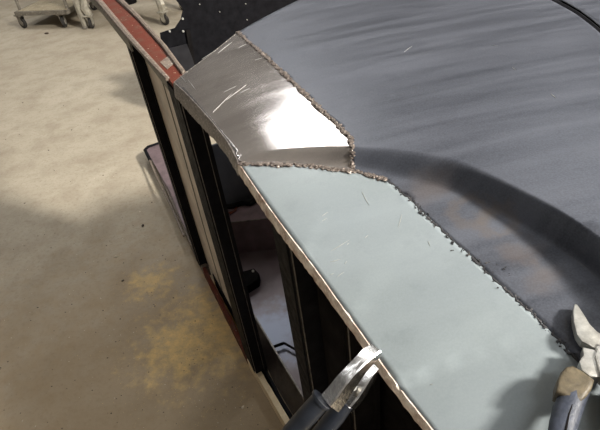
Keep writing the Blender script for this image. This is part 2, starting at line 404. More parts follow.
def sheet_part(name, outline_px, mat, heat_lines, heat_w, parent, step=0.008, thick=0.0016):
    out = [q for p in outline_px for q in ([p[1]] if p[0] == 'st' else ST([p]))]; poly = [Vector(p) for p in out]; n = len(poly)
    A = np.array(out); s0_, t0_ = A.min(0); s1_, t1_ = A.max(0)
    gs, gt = np.meshgrid(np.arange(s0_, s1_, step), np.arange(t0_, t1_, step)); G = np.stack([gs.ravel(), gt.ravel()], 1)
    # finer points round the step
    fin = []
    ii = np.concatenate([np.linspace(0, len(Td) - 7, 200), np.linspace(len(Td) - 7, len(Td) - 1, 70)[1:]]); jj = np.arange(len(Td))
    for i in ii:
        a_ = np.array([np.interp(i, jj, Td[:, 0]), np.interp(i, jj, Td[:, 1])]); b_ = np.array([np.interp(i, jj, Bd[:, 0]), np.interp(i, jj, Bd[:, 1])])
        for k in np.linspace(-0.15, 1.15, 12): fin.append(a_ * (1 - k) + b_ * k)
    dT, _, _ = poly_dist(G, Td); dB, _, _ = poly_dist(G, Bd)
    w = np.interp(poly_dist(G, Td)[1], range(len(Td)), np.hypot(*(Td - Bd).T))
    G = G[(np.minimum(dT, dB) > 0.006) & (dT + dB > w + 0.004)]
    G = np.concatenate([G, np.array(fin)])
    inside = np.zeros(len(G), bool); j = n - 1
    for i in range(n):
        xi, yi = A[i]; xj, yj = A[j]
        c = ((yi > G[:, 1]) != (yj > G[:, 1])) & (G[:, 0] < (xj - xi) * (G[:, 1] - yi) / (yj - yi + 1e-15) + xi)
        inside ^= c; j = i
    G = G[inside]; db = poly_dist(G, np.vstack([A, A[:1]]))[0]; G = G[db > 0.0025]
    V = poly + [Vector(g) for g in G]
    vs, es, fs, *_ = delaunay_2d_cdt(V, [(i, (i + 1) % n) for i in range(n)], [], 1, 1e-6)
    P = np.array([tuple(v) for v in vs]); z = Hgrid(P[:, 0], P[:, 1])
    me = bpy.data.meshes.new(name)
    co = [S(p[0], p[1], zz) for p, zz in zip(P, z)]
    me.from_pydata(co, [], [list(f) for f in fs])
    bm = bmesh.new(); bm.from_mesh(me)
    bmesh.ops.recalc_face_normals(bm, faces=bm.faces)
    if sum(f.normal.z for f in bm.faces) < 0: bmesh.ops.reverse_faces(bm, faces=bm.faces)
    bm.to_mesh(me); bm.free()
    for p in me.polygons: p.use_smooth = True
    hd = np.zeros(len(P))
    for L, hw in heat_lines:
        dd = poly_dist(P, np.array(ST(L)))[0]; hd = np.maximum(hd, np.exp(-(dd / hw) ** 2))
    at_ = me.attributes.new('heat', 'FLOAT', 'POINT'); at_.data.foreach_set('value', hd.astype(np.float32))
    o = link(name, me, mat, parent)
    md = o.modifiers.new('thickness', 'SOLIDIFY'); md.thickness = thick; md.offset = -1
    return o

body = thing('vehicle_body', 'open vehicle body with crowned dark steel top, bright welded corner patch and black posts', 'vehicle body')

def dark_extra(m, c):
    # ring of grinding heat and rust marks on the lowered flange
    P1 = tuple(on_sheet(470, 212)); P2 = tuple(on_sheet(497, 222))
    for P, r in ((P1, 0.030), (P2, 0.026)):
        n = m.n.new('ShaderNodeVectorMath'); n.operation = 'DISTANCE'; m.t.links.new(m.co, n.inputs[0]); n.inputs[1].default_value = P
        d = m.math('ADD', n.outputs['Value'], m.mapr(m.noise(60, 4), 0.3, 0.7, -0.008, 0.008))
        ring = m.math('MULTIPLY', m.mapr(d, r * .35, r * .7, 0, 1, True), m.mapr(d, r * .75, r * 1.25, 1, 0, True))
        c = m.mix(m.math('MULTIPLY', ring, 0.4), c, (0.13, 0.105, 0.09))
    for px, a, b in (((430, 190), 0.0, 0.055), ((545, 275), 0, 0.03), ((520, 255), 0, 0.03)):
        c = m.mix(m.math('MULTIPLY', m.near(tuple(on_sheet(*px)), a, b, 0.02), 0.4), c, (0.14, 0.11, 0.095))
    return c
def pale_extra(m, c):
    a = m.near(tuple(on_sheet(410, 345)), 0.0, 0.16, 0.03)
    c = m.mix(m.math('MULTIPLY', m.mapr(m.noise(3.5, 3, 0.5), 0.45, 0.7), 0.35), c, (0.24, 0.275, 0.31))
    return c
ms = mat_sheet('dark_sanded_steel', (0.050, 0.055, 0.070), (0.092, 0.099, 0.122), (0.035, 0.036, 0.042), 0.3, 0.34, 0.52, 0.75, dark_extra)
M['dark_sheet'] = ms.m
M['patch'] = mat_sheet('bare_bright_steel', (0.32, 0.295, 0.29), (0.50, 0.465, 0.45), (0.25, 0.19, 0.14), 0.8, 0.07, 0.16, 0.5, None, 0.5).m
M['pale'] = mat_sheet('pale_zinc_coated_steel', (0.215, 0.247, 0.260), (0.26, 0.295, 0.312), (0.15, 0.115, 0.095), 0.15, 0.34, 0.46, 0.3, pale_extra, 0.3).m

G_END = ST([(705, 130)])[0]; S_END = ST([(700, 480)])[0]
dark_outline = dpx(FAR2)[:-1] + dpx(GROOVE) + [('st', (-1.28, G_END[1] + .05)), ('st', (-1.28, S_END[1] + .04)), (700, 480)] + list(reversed(dpx(SEAM)))[1:-1] + [(385, 179)] + list(reversed(dpx(WELD2[5:])))[1:-1] + [WELD2[5]] + list(reversed(dpx(WELD3)))[1:-1] + list(reversed(dpx(WELD1)))[:-1]
patch_outline = dpx(FAR1)[:-1] + dpx(WELD1)[:-1] + dpx(WELD3)[:-1] + list(reversed(dpx(WELD2[:6])))[:-1] + list(reversed(dpx(EDGE)))[:-1]
E_END = ST([(470, 478)])[0]
pale_outline = dpx(WELD2)[:-1] + dpx(SEAM) + [('st', (-1.28, S_END[1] + .04)), ('st', (-1.28, E_END[1]))] + list(reversed(dpx(EDGE2)))[:-1]
sheet_part('top_panel', dark_outline, M['dark_sheet'], [(WELD1, .012), (WELD3, .012), (SEAM, .010)], 0, body)
pp = sheet_part('corner_patch', patch_outline, M['patch'], [(WELD2[:6], .012), (WELD1, .006), (WELD3, .008), ([(239, 163), (262, 157), (285, 153)], .006)], 0, body, 0.006)
pp['label'] = 'bright bare steel corner patch with white glare'
po = sheet_part('side_strip_panel', pale_outline, M['pale'], [(WELD2, .016), (EDGE2[:7], .0075), (SEAM, .0035)], 0, body)
po['label'] = 'pale grey smooth sheet along the outer edge'
adj = GROOVE2 + [('st', (-1.28, G_END[1] + .058)), ('st', (-1.28, 1.22)), ('st', (ST([(489, -44)])[0][0] + .03, 1.22))]
ap = sheet_part('adjoining_panel', adj, M['dark_sheet'], [], 0, body, 0.014)
# black tube filling the panel gap, its shade put into the colour
for nm, G_, off in (('gap_shade_tube', [(0.5 * (a[0] + b[0]), 0.5 * (a[1] + b[1])) for a, b in zip(GROOVE, GROOVE2)], -0.006),):
    bm = bmesh.new(); tube(bm, [on_sheet(*p, 0) + Vector((0, 0, off)) for p in dpx(G_, 3)], 0.006, 8); obj(nm, bm, M['black'], body)

# down-turned flange along the outer edge
def flange(name, px, heights, mat, lean=0.0, th=0.0018, wob=0.0, parent=body):
    bm = bmesh.new(); L = [on_sheet(*p) for p in dpx(px, 6)]; L = resample(L, 0.006)
    n = len(L); rows = []
    for i, p in enumerate(L):
        h = np.interp(i / (n - 1), np.linspace(0, 1, len(heights)), heights) + (random.uniform(-1, 1) * wob)
        a = L[max(i - 1, 0)]; b = L[min(i + 1, n - 1)]; d = (b - a); d.z = 0; d.normalize()
        out = Vector((-d.y, d.x, 0));
        if out.dot(Vector((N2[0], N2[1], 0))) > 0: out = -out
        w2 = random.uniform(-1, 1) * wob * 0.35
        bow = out * w2
        rows.append([bm.verts.new(p + Vector((0, 0, -.0005)) - out * .002), bm.verts.new(p + Vector((0, 0, .0002)) + out * 0.0012 + bow), bm.verts.new(p + Vector((0, 0, -.0025)) + out * .0032 + bow),
                     bm.verts.new(p + Vector((0, 0, -h)) + out * (.0035 + lean * h) + bow), bm.verts.new(p + Vector((0, 0, -h)) + out * (.0035 + lean * h - th)), bm.verts.new(p + Vector((0, 0, -.004)) + out * (0.0015 - th))])
    for a, b in zip(rows, rows[1:]):
        for k in range(6): bm.faces.new([a[k], a[(k + 1) % 6], b[(k + 1) % 6], b[k]])
    bm.faces.new(rows[0]); bm.faces.new(list(reversed(rows[-1])))
    return obj(name, bm, mat, parent, True, 50)
flange('edge_flange', EDGE, [.034, .040, .036, .030, .026], M['patch_edge'], 0.12, wob=.0016)
fl2 = flange('edge_flange', EDGE2, [.018, .019, .017, .016, .013, .012, .011], M['burnt_edge'], 0.10, wob=.0011)
fl2['label'] = 'burnt copper-coloured turned edge'
flange('end_flange', FAR1, [.018, .018], M['patch_edge'], 0.0, wob=.0005)
flange('end_flange', FAR2, [.018, .03], M['black'], 0.0)

# weld beads
def bead(name, px, w, hgt, mat, parent=body, gap=0.0055, jit=0.0016, off=0.0, lo=0.7, hi=1.35, prob=1.0):
    bm = bmesh.new(); L = resample([on_sheet(*p) for p in dpx(px, 3)], gap)
    for i, p in enumerate(L):
        if random.random() > prob: continue
        k = random.uniform(lo, hi)
        for _ in range(2):
            mtx = Matrix.Translation(p + Vector((random.uniform(-jit, jit), random.uniform(-jit, jit), off + random.uniform(-.0004, .0008)))) @ Matrix.Rotation(random.uniform(0, 6.28), 4, 'Z') @ Matrix.Diagonal((w * k * random.uniform(.7, 1.1), w * k * random.uniform(.45, .9), hgt * random.uniform(.6, 1.3), 1))
            g = bmesh.ops.create_icosphere(bm, subdivisions=1, radius=1.0, matrix=mtx)
            for v in g['verts']: v.co += Vector((random.uniform(-1, 1), random.uniform(-1, 1), random.uniform(-1, 1))) * 0.0007
    o = obj(name, bm, mat, parent, True, 60); o['kind'] = 'stuff'; return o
bead('weld_bead', WELD1, .0062, .0019, M['weld'], gap=.0042, jit=.0022, lo=.5, hi=1.2)
bead('weld_bead', WELD3, .0062, .0019, M['weld'], gap=.0042, jit=.0022, lo=.5, hi=1.2)
bead('weld_bead', WELD2, .0064, .0020, M['weld'], gap=.0042, jit=.0024, lo=.5, hi=1.2)
bm = bmesh.new(); L = resample([on_sheet(*p) for p in dpx(SEAM, 3)], .004)
tube(bm, [p + Vector((random.uniform(-1, 1), random.uniform(-1, 1), 0)) * .0016 for p in L], [random.uniform(.0004, .0021) for _ in L], 6, .5); obj('seam_gap', bm, M['crack'], body)
bead('tack_weld_seam', SEAM[:17], .0019, .0006, M['crack'], gap=.0034, jit=.0042, prob=.8, lo=.4)
bead('tack_weld_seam', [(452, 252), (470, 254), (484, 262), (505, 268), (508, 280)], .0016, .0005, M['crack'], gap=.005, jit=.003, prob=.5)

# bright scratches on the sheets
bm = bmesh.new()
def scratch(a, b, w=0.0006):
    A_ = on_sheet(*a, 0.0004); B_ = on_sheet(*b, 0.0004); d = (B_ - A_); x = Vector((-d.y, d.x, 0)).normalized() * w
    mid = (A_ + B_) / 2; mid = Vector((mid.x, mid.y, Hf(*st_of(mid)) + .0004)) + x * random.uniform(-2, 2)
    q = [A_, mid + x, B_, mid - x]; t_ = [bm.verts.new(p + Vector((0, 0, .0002))) for p in q]; b_ = [bm.verts.new(p - Vector((0, 0, .0006))) for p in q]
    bm.faces.new(t_); bm.faces.new(list(reversed(b_)))
    for i in range(4): bm.faces.new([t_[i], b_[i], b_[(i + 1) % 4], t_[(i + 1) % 4]])
for a, b in [((331, 251), (349, 240)), ((322, 216), (328, 212)), ((322, 221), (327, 218)), ((365, 238), (368, 235)), ((347, 245), (349, 243)), ((330, 262), (341, 259)), ((330, 275), (334, 273)), ((337, 277), (344, 272)),
             ((345, 264), (347, 261)), ((404, 52), (412, 46)), ((512, 67), (516, 70)), ((551, 94), (556, 98)), ((498, 46), (492, 45)), ((180, 75), (186, 82)), ((188, 80), (196, 90)), ((202, 59), (216, 50)),
             ((224, 92), (236, 86)), ((213, 112), (231, 94)), ((240, 93), (250, 88)), ((226, 100), (246, 85)), ((238, 48), (246, 44)), ((218, 53), (232, 42)), ((430, 384), (433, 384)), ((255, 60), (262, 58)), ((430, 246), (428, 241)), ((398, 228), (402, 214)), ((362, 192), (369, 205))]:
    scratch(a, b, 0.00035)
o = obj('scratches', bm, M['scratch'], body, False); o['kind'] = 'stuff'

# ------------------------------------------------------------------ the open side under the edge
bm = bmesh.new()
top = [at(*p, 1.152) for p in ((82, -16), (98, 0), (130, 38), (168, 78), (172, 83), (186, 74), (164, 46), (139, 18), (120, 0), (104, -16))]
prism(bm, top, Vector((0, 0, .012)), .001); tr = obj('top_rail', bm, M['red'], body); tr['label'] = 'red primed top rail'
bm = bmesh.new(); tube(bm, [at(*p, 1.155) for p in ((104, -16), (120, 0), (139, 18), (164, 46), (184, 73))], [.012, .011, .008, .007, .006], 8, .8); obj('rail_lip', bm, M['rail_edge'], tr)
bm = bmesh.new(); tube(bm, [at(*p, 1.152) for p in ((82, -16), (98, 0), (130, 38), (150, 60), (168, 79))], [.016, .013, .010, .008, .006], 8, .8); obj('rail_lip', bm, M['rail_edge'], tr)
bm = bmesh.new()
a = [at(*p, 1.14) for p in ((84, -14), (98, 0), (126, 34))]
for p, q in zip(a, a[1:]):
    nn = Vector((N2[0], N2[1], 0)) * .006
    hexa(bm, [p - Vector((0, 0, .055)), q - Vector((0, 0, .055)), q + nn - Vector((0, 0, .055)), p + nn - Vector((0, 0, .055)), p, q, q + nn, p + nn])
obj('rail_side_strip', bm, M['grey_strip'], body, False)
# cross patch where the primer is missing
bm = bmesh.new(); prism(bm, [at(*p, 1.1535) for p in ((160, 62), (167, 69), (175, 62), (168, 56))], Vector((0, 0, .003))); obj('bare_patch', bm, M['rail_edge'], tr)

def post(s0, s1, t0, t1, za, zb, lines=(), mat='black', name='post'):
    bm = bmesh.new(); w = t1 - t0
    sbox(bm, s0, s1, t0, t0 + .006, za, zb, .0012)                 # outer web
    sbox(bm, s0, s0 + .004, t0 + .004, t1, za, zb, .001)           # near flange
    sbox(bm, s1 - .004, s1, t0 + .004, t1, za, zb, .001)           # far flange
    sbox(bm, s0 + .012, s1 - .012, t0 - .003, t0 + .002, za, zb, .001)   # pressed rib
    sbox(bm, s0 - .006, s0 + .001, t1 - .012, t1, za, zb, .001)    # inner return
    p = obj(name, bm, M[mat], body, False)
    for (s, t) in lines:
        bm = bmesh.new(); sbox(bm, s - .0008, s + .0008, t - .0008, t + .0008, za + .02, zb - .02); obj('edge_highlight', bm, M['edge_highlight'], p, False)  # pale strip painting the highlight along the post edge
    return p
post(.622, .69, 0, .040, .05, 1.145, [(.622, 0)])
post(-.035, .085, 0.002, .045, .05, 1.135, [(-.035, .002), (-.041, .033)])
post(.20, .215, .030, .055, .05, 1.13, [])
post(-.575, -.50, .012, .075, .05, 1.145, [(-.575, .012)])
post(-.70, -.60, .035, .085, .05, 1.145, [(-.70, .035)], 'black_dull')
# tan panel between first two posts
bm = bmesh.new(); sbox(bm, .205, .62, .034, .039, .06, 1.14, .001)
sp = obj('side_panel', bm, M['tan_board'], body, False); sp['label'] = 'tan board between the black posts'
bm = bmesh.new()
for i in range(24):
    z1_ = .08 + i * .0425; w = lambda z: .385 + .012 * math.sin(z * 5.5) - .03 * (z - .6)
    sbox(bm, w(z1_) - .0025, w(z1_) + .0025, .0315, .0345, z1_, z1_ + .0427)
obj('panel_crease', bm, M['grey_strip'], sp, False)
bm = bmesh.new(); sbox(bm, .03, .62, .008, .030, 1.085, 1.135, .002); obj('panel_cap', bm, M['grey_strip'], body, False)
# base rail on the floor
def rail_strip(name, px_out, z, width, h, mat, label=None):
    bm = bmesh.new(); L = resample([at(*p, z) for p in px_out], .03); rows = []
    nn = Vector((N2[0], N2[1], 0))
    for p in L:
        q = p + nn * random.uniform(-.0012, .0012)
        rows.append([bm.verts.new(q), bm.verts.new(q + nn * width), bm.verts.new(q + nn * width - Vector((0, 0, h))), bm.verts.new(q - Vector((0, 0, h)))])
    for a, b in zip(rows, rows[1:]):
        for k in range(4): bm.faces.new([a[k], a[(k + 1) % 4], b[(k + 1) % 4], b[k]])
    bm.faces.new(rows[0]); bm.faces.new(list(reversed(rows[-1])))
    o = obj(name, bm, mat, body, False)
    if label: o['label'] = label
    return o
rail_strip('base_rail', [(202, 268), (222, 308), (247, 358)], .06, .016, .06, M['red'], 'red primed stretch of base rail')
rail_strip('base_rail', [(247, 359), (262, 384), (278, 412), (296, 444), (330, 505), (372, 580)], .06, .020, .06, M['rail_paint'], 'chipped cream stretch of base rail')
rail_strip('base_flange', [(212, 274), (254, 352), (282, 404), (307, 446), (340, 505), (380, 575)], .064, .010, .064, M['black'])
rail_strip('base_rail', [(149, 152), (160, 176), (175, 210), (190, 243), (202, 268)], .06, .03, .06, M['rail_edge'])
bm = bmesh.new()
prism(bm, [at(*p, .075) for p in ((145, 149), (160, 143), (166, 158), (176, 186), (186, 215), (192, 240), (182, 222), (170, 192), (155, 165))], Vector((0, 0, .004)), .001)
tray = obj('base_tray', bm, M['purple'], body)
bm = bmesh.new(); tube(bm, [at(*p, .078) for p in ((150, 160), (145, 150), (148, 147), (160, 143), (164, 150))], .010, 8); obj('tray_rim', bm, M['black'], tray)
bm = bmesh.new(); tube(bm, [at(*p, .076) for p in ((147, 154), (158, 180), (172, 208), (184, 236))], .006, 6); obj('tray_rim', bm, M['rail_edge'], tray)
# sloping inner sill
bm = bmesh.new()
q = [at_t(248, 305, .09), at_t(277, 354, .09), at_t(310, 408, .09), at_t(345, 470, .09)]
lo_ = [at(254, 340, .066), at(276, 386, .066), at(302, 430, .066), at(336, 492, .066)]
up3 = [bm.verts.new(p) for p in q]; lo3 = [bm.verts.new(p) for p in lo_]
up4 = [bm.verts.new(p - Vector((0, 0, .004))) for p in q]; lo4 = [bm.verts.new(p - Vector((0, 0, .004))) for p in lo_]
for i in range(3):
    bm.faces.new([up3[i], up3[i + 1], lo3[i + 1], lo3[i]]); bm.faces.new([up4[i + 1], up4[i], lo4[i], lo4[i + 1]])
    bm.faces.new([up3[i + 1], up3[i], up4[i], up4[i + 1]]); bm.faces.new([lo3[i], lo3[i + 1], lo4[i + 1], lo4[i]])
bm.faces.new([up3[0], lo3[0], lo4[0], up4[0]]); bm.faces.new([lo3[3], up3[3], up4[3], lo4[3]])
sl = obj('inner_sill', bm, M['sill_brown'], body, False)
bm = bmesh.new(); tube(bm, q, .004, 6); obj('sill_edge', bm, M['edge_highlight'], sl)
# floor pan, cross members and the black inner panels
bm = bmesh.new(); sbox(bm, -1.25, 1.3, .10, 1.25, .02, .03, .001); obj('floor_pan', bm, M['pan'], body, False)
bm = bmesh.new()
cA, cB, cC, cD = at(205, 212, .22), at(285, 196, .22), at(285, 216, .22), at(205, 225, .22)
hexa(bm, [Vector((p.x, p.y, .03)) for p in (cA, cB, cC, cD)] + [cA, cB, cC, cD], .003); cm = obj('cross_member', bm, M['purple'], body, False)
bm = bmesh.new(); tube(bm, [at(216, 224, .222), at(285, 217, .222)], .003, 6); obj('member_edge', bm, M['edge_highlight'], cm)
bm = bmesh.new(); tube(bm, [at(*p, .235) for p in ((224, 207), (233, 206), (242, 203), (250, 203), (258, 199), (272, 193))], [.010, .012, .010, .013, .010, .009], 6); obj('cable', bm, M['black_dull'], cm)
bm = bmesh.new(); tube(bm, [at(*p, .228) for p in ((229, 213), (234, 211), (237, 207), (236, 210), (230, 214))], .004, 6); cb = obj('cable', bm, M['red'], cm); cb['label'] = 'short rusty brown cable end'
bm = bmesh.new(); a_, b_, c_, d_ = at(205, 232, .032), at(290, 226, .032), at(290, 243, .032), at(205, 246, .032)
hexa(bm, [Vector((p.x, p.y, .030)) for p in (a_, b_, c_, d_)] + [a_, b_, c_, d_]); obj('pan_black_strip', bm, M['black'], body, False)  # flat black strip on the pan in front of the cross member
bm = bmesh.new(); sbox(bm, .75, .76, .10, 1.2, .03, .55, .001); obj('inner_bulkhead', bm, M['side_grey'], body, False)
# black bracket on the floor pan
bm = bmesh.new(); prism(bm, [at(*p, .075) for p in ((238, 272), (247, 270), (254, 268), (259, 273), (258, 279), (252, 283), (240, 290))], Vector((0, 0, .045)), .006); br = obj('rubber_mount', bm, M['black_dull'], body)
bm = bmesh.new(); cyl(bm, at(253, 271, .074), at(253, 271, .080), .006, 10); obj('bolt', bm, M['rivet'], br)
bm = bmesh.new(); tube(bm, [at(*p, .05) for p in ((268, 349), (276, 346), (284, 343))], .006, 6); tube(bm, [at(*p, .05) for p in ((284, 343), (300, 352))], .005, 6); obj('pan_bracket', bm, M['black_dull'], body)
bm = bmesh.new(); sbox(bm, -1.28, -.50, .10, .106, .03, 1.13, .001); sbox(bm, -1.28, -1.27, .10, 1.2, .03, 1.13, .001); sbox(bm, -.50, -.49, .10, .17, .03, 1.13, .001); obj('inner_panel', bm, M['black_dull'], body, False)
for s in (-.82, -.94, -1.06):
    bm = bmesh.new(); sbox(bm, s - .012, s + .012, .088, .101, .05, 1.125, .003); obj('pressed_rib', bm, M['black_dull'], body, False)
bm = bmesh.new(); sbox(bm, -1.28, -.72, .0, .10, .52, .535, .002); lg = obj('inner_ledge', bm, M['sill_brown'], body, False)
bm = bmesh.new(); sbox(bm, -1.28, -.72, -.003, .001, .53, .537); obj('ledge_edge', bm, M['edge_highlight'], lg, False)
for (s, t) in ((-1.2, 1.15), (.0, 1.15), (.70, 1.15)):
    bm = bmesh.new(); sbox(bm, s - .03, s + .03, t, t + .05, .0, Hf(s, t) - .03, .003); obj('rear_post', bm, M['black'], body, False)
bm = bmesh.new(); sbox(bm, -1.28, .55, 1.205, 1.215, 0.0, 1.10, .001); obj('far_side_light_block', bm, M['black_dull'], body, False)  # unseen side added to stop light passing under the roof
bm = bmesh.new(); sbox(bm, .02, .05, .03, 1.2, 1.06, 1.12, .003); obj('roof_bow', bm, M['black'], body, False)

# ------------------------------------------------------------------ black panel beyond the body
pk = thing('panel_rack', 'black sheet-metal panel with pale rivets behind the top rail', 'metal panel')
def atS(u, v, s):
    r = ray(u, v); n = np.array([D2[0], D2[1], 0]); c = np.array([0, 0, HCAM])
    k = (s + O2 @ D2 - c @ n) / (r @ n); return Vector(c + k * r)
dn = Vector((D2[0], D2[1], 0))
def slab(px, s, th=.006):
    bm = bmesh.new(); L = [atS(*p, s) for p in px]; prism(bm, L, -dn * th, 0); return bm
SR = 2.2
lowz = [atS(162, 40, SR)]
bm = bmesh.new()
pts = [atS(*p, SR) for p in ((176, -6), (176, 0), (183, 9), (181, 19), (175, 28), (160, 33), (161, 40), (166, 48))]
l = st_of(pts[-1]); pts += [S(SR, l[1], .0), S(SR, 1.75, .0), S(SR, 1.75, pts[0].z)]
prism(bm, pts, dn * -.006, 0); obj('back_sheet', bm, M['black'], pk, False)
bm = bmesh.new(); L = [atS(*p, SR - .06) for p in ((167, 49), (187, 44), (193, 60), (200, 85), (178, 80))]; prism(bm, L, dn * -.004, 0); obj('slate_plate', bm, M['slate'], pk, False)
bm = bmesh.new(); L = [atS(*p, SR - .02) for p in ((186, 30), (190, 30), (200, 90), (195, 90))]; prism(bm, L, dn * -.01, 0); obj('edge_fold', bm, M['black_dull'], pk, False)
for p in ((183, 19), (183.5, 31.5), (170, 31.5), (200, 4.5), (247.5, 20), (246, 4), (220, 12)):
    c = atS(*p, SR - .012); bm = bmesh.new(); r_ = .0065 if p[0] < 190 else .003
    cyl(bm, c, c + dn * .02, r_, 12, .0015); obj('rivet', bm, M['rivet'], pk)
bm = bmesh.new(); sbox(bm, SR + .001, SR + .4, .5, .56, 0, .04, .003); obj('rack_foot', bm, M['black'], pk, False); bm = bmesh.new(); sbox(bm, SR + .001, SR + .4, 1.4, 1.46, 0, .04, .003); obj('rack_foot', bm, M['black'], pk, False)

# ------------------------------------------------------------------ trolleys at the far side of the floor
def caster(parent, p, r, face, plate_z, fork, hub):
    """swivel caster standing on the floor at p"""
    p = Vector((p.x, p.y, 0)); ax = Vector((math.cos(face), math.sin(face), 0)); w = .016
    bm = bmesh.new(); cyl(bm, p + Vector((0, 0, r)) - ax * w, p + Vector((0, 0, r)) + ax * w, r, 22, .005); wh = obj('wheel', bm, M['rubber'], parent)
    bm = bmesh.new(); cyl(bm, p + Vector((0, 0, r)) - ax * (w + .004), p + Vector((0, 0, r)) + ax * (w + .004), r * .55, 16, .003); obj('hub', bm, M[hub], wh)
    bm = bmesh.new()
    f = Vector((-ax.y, ax.x, 0))
    for sg in (-1, 1):
        a = p + ax * sg * (w + .008)
        prism(bm, [a + f * .02 + Vector((0, 0, r * .8)), a + f * .035 + Vector((0, 0, plate_z - .012)), a - f * .035 + Vector((0, 0, plate_z - .012)), a - f * .02 + Vector((0, 0, r * .8))], ax * .004 * 1.0, 0)
    c = p + Vector((0, 0, plate_z - .012)); sx = ax * .045; sy = f * .045
    hexa(bm, [c - sx - sy, c + sx - sy, c + sx + sy, c - sx + sy] + [v + Vector((0, 0, .012)) for v in (c - sx - sy, c + sx - sy, c + sx + sy, c - sx + sy)], .001)
    obj('fork', bm, M[fork], parent, False)
dl = thing('platform_dolly', 'low dusty platform dolly on four black casters, leftmost trolley at the far floor', 'dolly')
a, b = at(25, 28, 0), at(66, 27, 0); ex = (b - a).normalized(); ey = Vector((-ex.y, ex.x, 0)); L_ = (b - a).length
r_ = .062
for k, (p, fc) in enumerate(((a, 1.25), (b, .45), (a + ey * .6, .3), (b + ey * .6, 1.2))):
    caster(dl, p, r_, math.atan2(ex.y, ex.x) + fc, .155, 'dolly_grey', 'wheel_hub' if k == 1 else 'dolly_grey')
def fr(base, x, y, z): return base + ex * x + ey * y + Vector((0, 0, z))
def fbox(bm, base, x0, x1, y0, y1, z0_, z1_, bv=.002):
    hexa(bm, [fr(base, x0, y0, z0_), fr(base, x1, y0, z0_), fr(base, x1, y1, z0_), fr(base, x0, y1, z0_), fr(base, x0, y0, z1_), fr(base, x1, y0, z1_), fr(base, x1, y1, z1_), fr(base, x0, y1, z1_)], bv)
bm = bmesh.new(); fbox(bm, a, .03, L_ + .12, -.04, .68, .185, .205); obj('platform', bm, M['dolly_tan'], dl, False)
bm = bmesh.new(); fbox(bm, a, .01, L_ + .13, -.06, -.035, .155, .20); fbox(bm, a, .01, L_ + .13, .67, .70, .155, .20); fbox(bm, a, .0, .03, -.06, .70, .155, .20); fbox(bm, a, L_ + .11, L_ + .14, -.06, .70, .155, .20); obj('platform_frame', bm, M['dolly_grey'], dl, False)
for x in (.04, L_ + .11):
    bm = bmesh.new(); tube(bm, [fr(a, x, .0, .20), fr(a, x + .0, .02, .45), fr(a, x + .02, .2, .85)], .016, 8); obj('upright', bm, M['dolly_grey'], dl)
bm = bmesh.new(); tube(bm, [fr(a, .06, .2, .85), fr(a, L_ + .13, .2, .85)], .016, 8); obj('push_bar', bm, M['dolly_grey'], dl)

ct = thing('shop_cart', 'scuffed silver cart on small casters behind the red top rail', 'cart')
c1, c2 = at(93, 28, 0), at(166, 25, 0)
ex = (c2 - c1).normalized(); ey = Vector((-ex.y, ex.x, 0)); L2 = (c2 - c1).length
for k, (p, fc) in enumerate(((c1, .25), (c2, 1.25), (c1 + ey * .5, .4), (c2 + ey * .5, 1.0))):
    caster(ct, p, .055, math.atan2(ex.y, ex.x) + fc, .145, 'silver_leg', 'dolly_grey')
for x in (0, L2):
    for y in (0, .5):
        bm = bmesh.new()
        sg = -1 if x == 0 else 1
        n_ = 9
        for dx, dy in ((0, 0),):
            pts_ = [fr(c1, x + (sg * .012) * math.sin(i * 1.9) - sg * 0.0, y + .01 * math.cos(i * 2.3), .145 + i * .075) for i in range(n_)]
            tube(bm, pts_, [.040 + .007 * math.sin(i * 2.1) for i in range(n_)], 7, .8, up=(0, 1, 0))
        obj('leg', bm, M['silver_leg'], ct, True, 25)
bm = bmesh.new()
sg = c1 + (c1 - c2).normalized() * .085
tube(bm, [sg + Vector((0, 0, .75)), sg + Vector((0.0, 0, .42)), sg + Vector((.0, 0, .10)), sg + Vector((.0, 0, .012))], [.04, .045, .036, .03], 7, .7, up=(0, 1, 0)); obj('stabiliser_leg', bm, M['silver_leg'], ct, True, 25)
bm = bmesh.new(); cyl(bm, sg, sg + Vector((0, 0, .014)), .045, 16, .003); obj('foot_pad', bm, M['dolly_grey'], ct)
bm = bmesh.new(); fbox(bm, c1, -.12, L2 + .05, -.05, .55, .745, .78); obj('shelf', bm, M['dolly_tan'], ct, False)

bn = thing('black_bin', 'small black bin just beyond the red top rail at the top edge', 'bin')
c = at(130, 3, 0.0)
bm = bmesh.new(); n = 20
rings = [[bm.verts.new((c.x + r * math.cos(6.2832 * k / n), c.y + .0 + r * math.sin(6.2832 * k / n), z)) for k in range(n)] for r, z in ((.085, 0), (.12, .32), (.125, .32), (.125, .335), (.11, .335), (.08, .02))]
bm.faces.new(list(reversed(rings[0]))); bm.faces.new(rings[-1])
for a, b in zip(rings, rings[1:]):
    for k in range(n): bm.faces.new([a[k], a[(k + 1) % n], b[(k + 1) % n], b[k]])
obj('bin_wall', bm, M['black_dull'], bn)

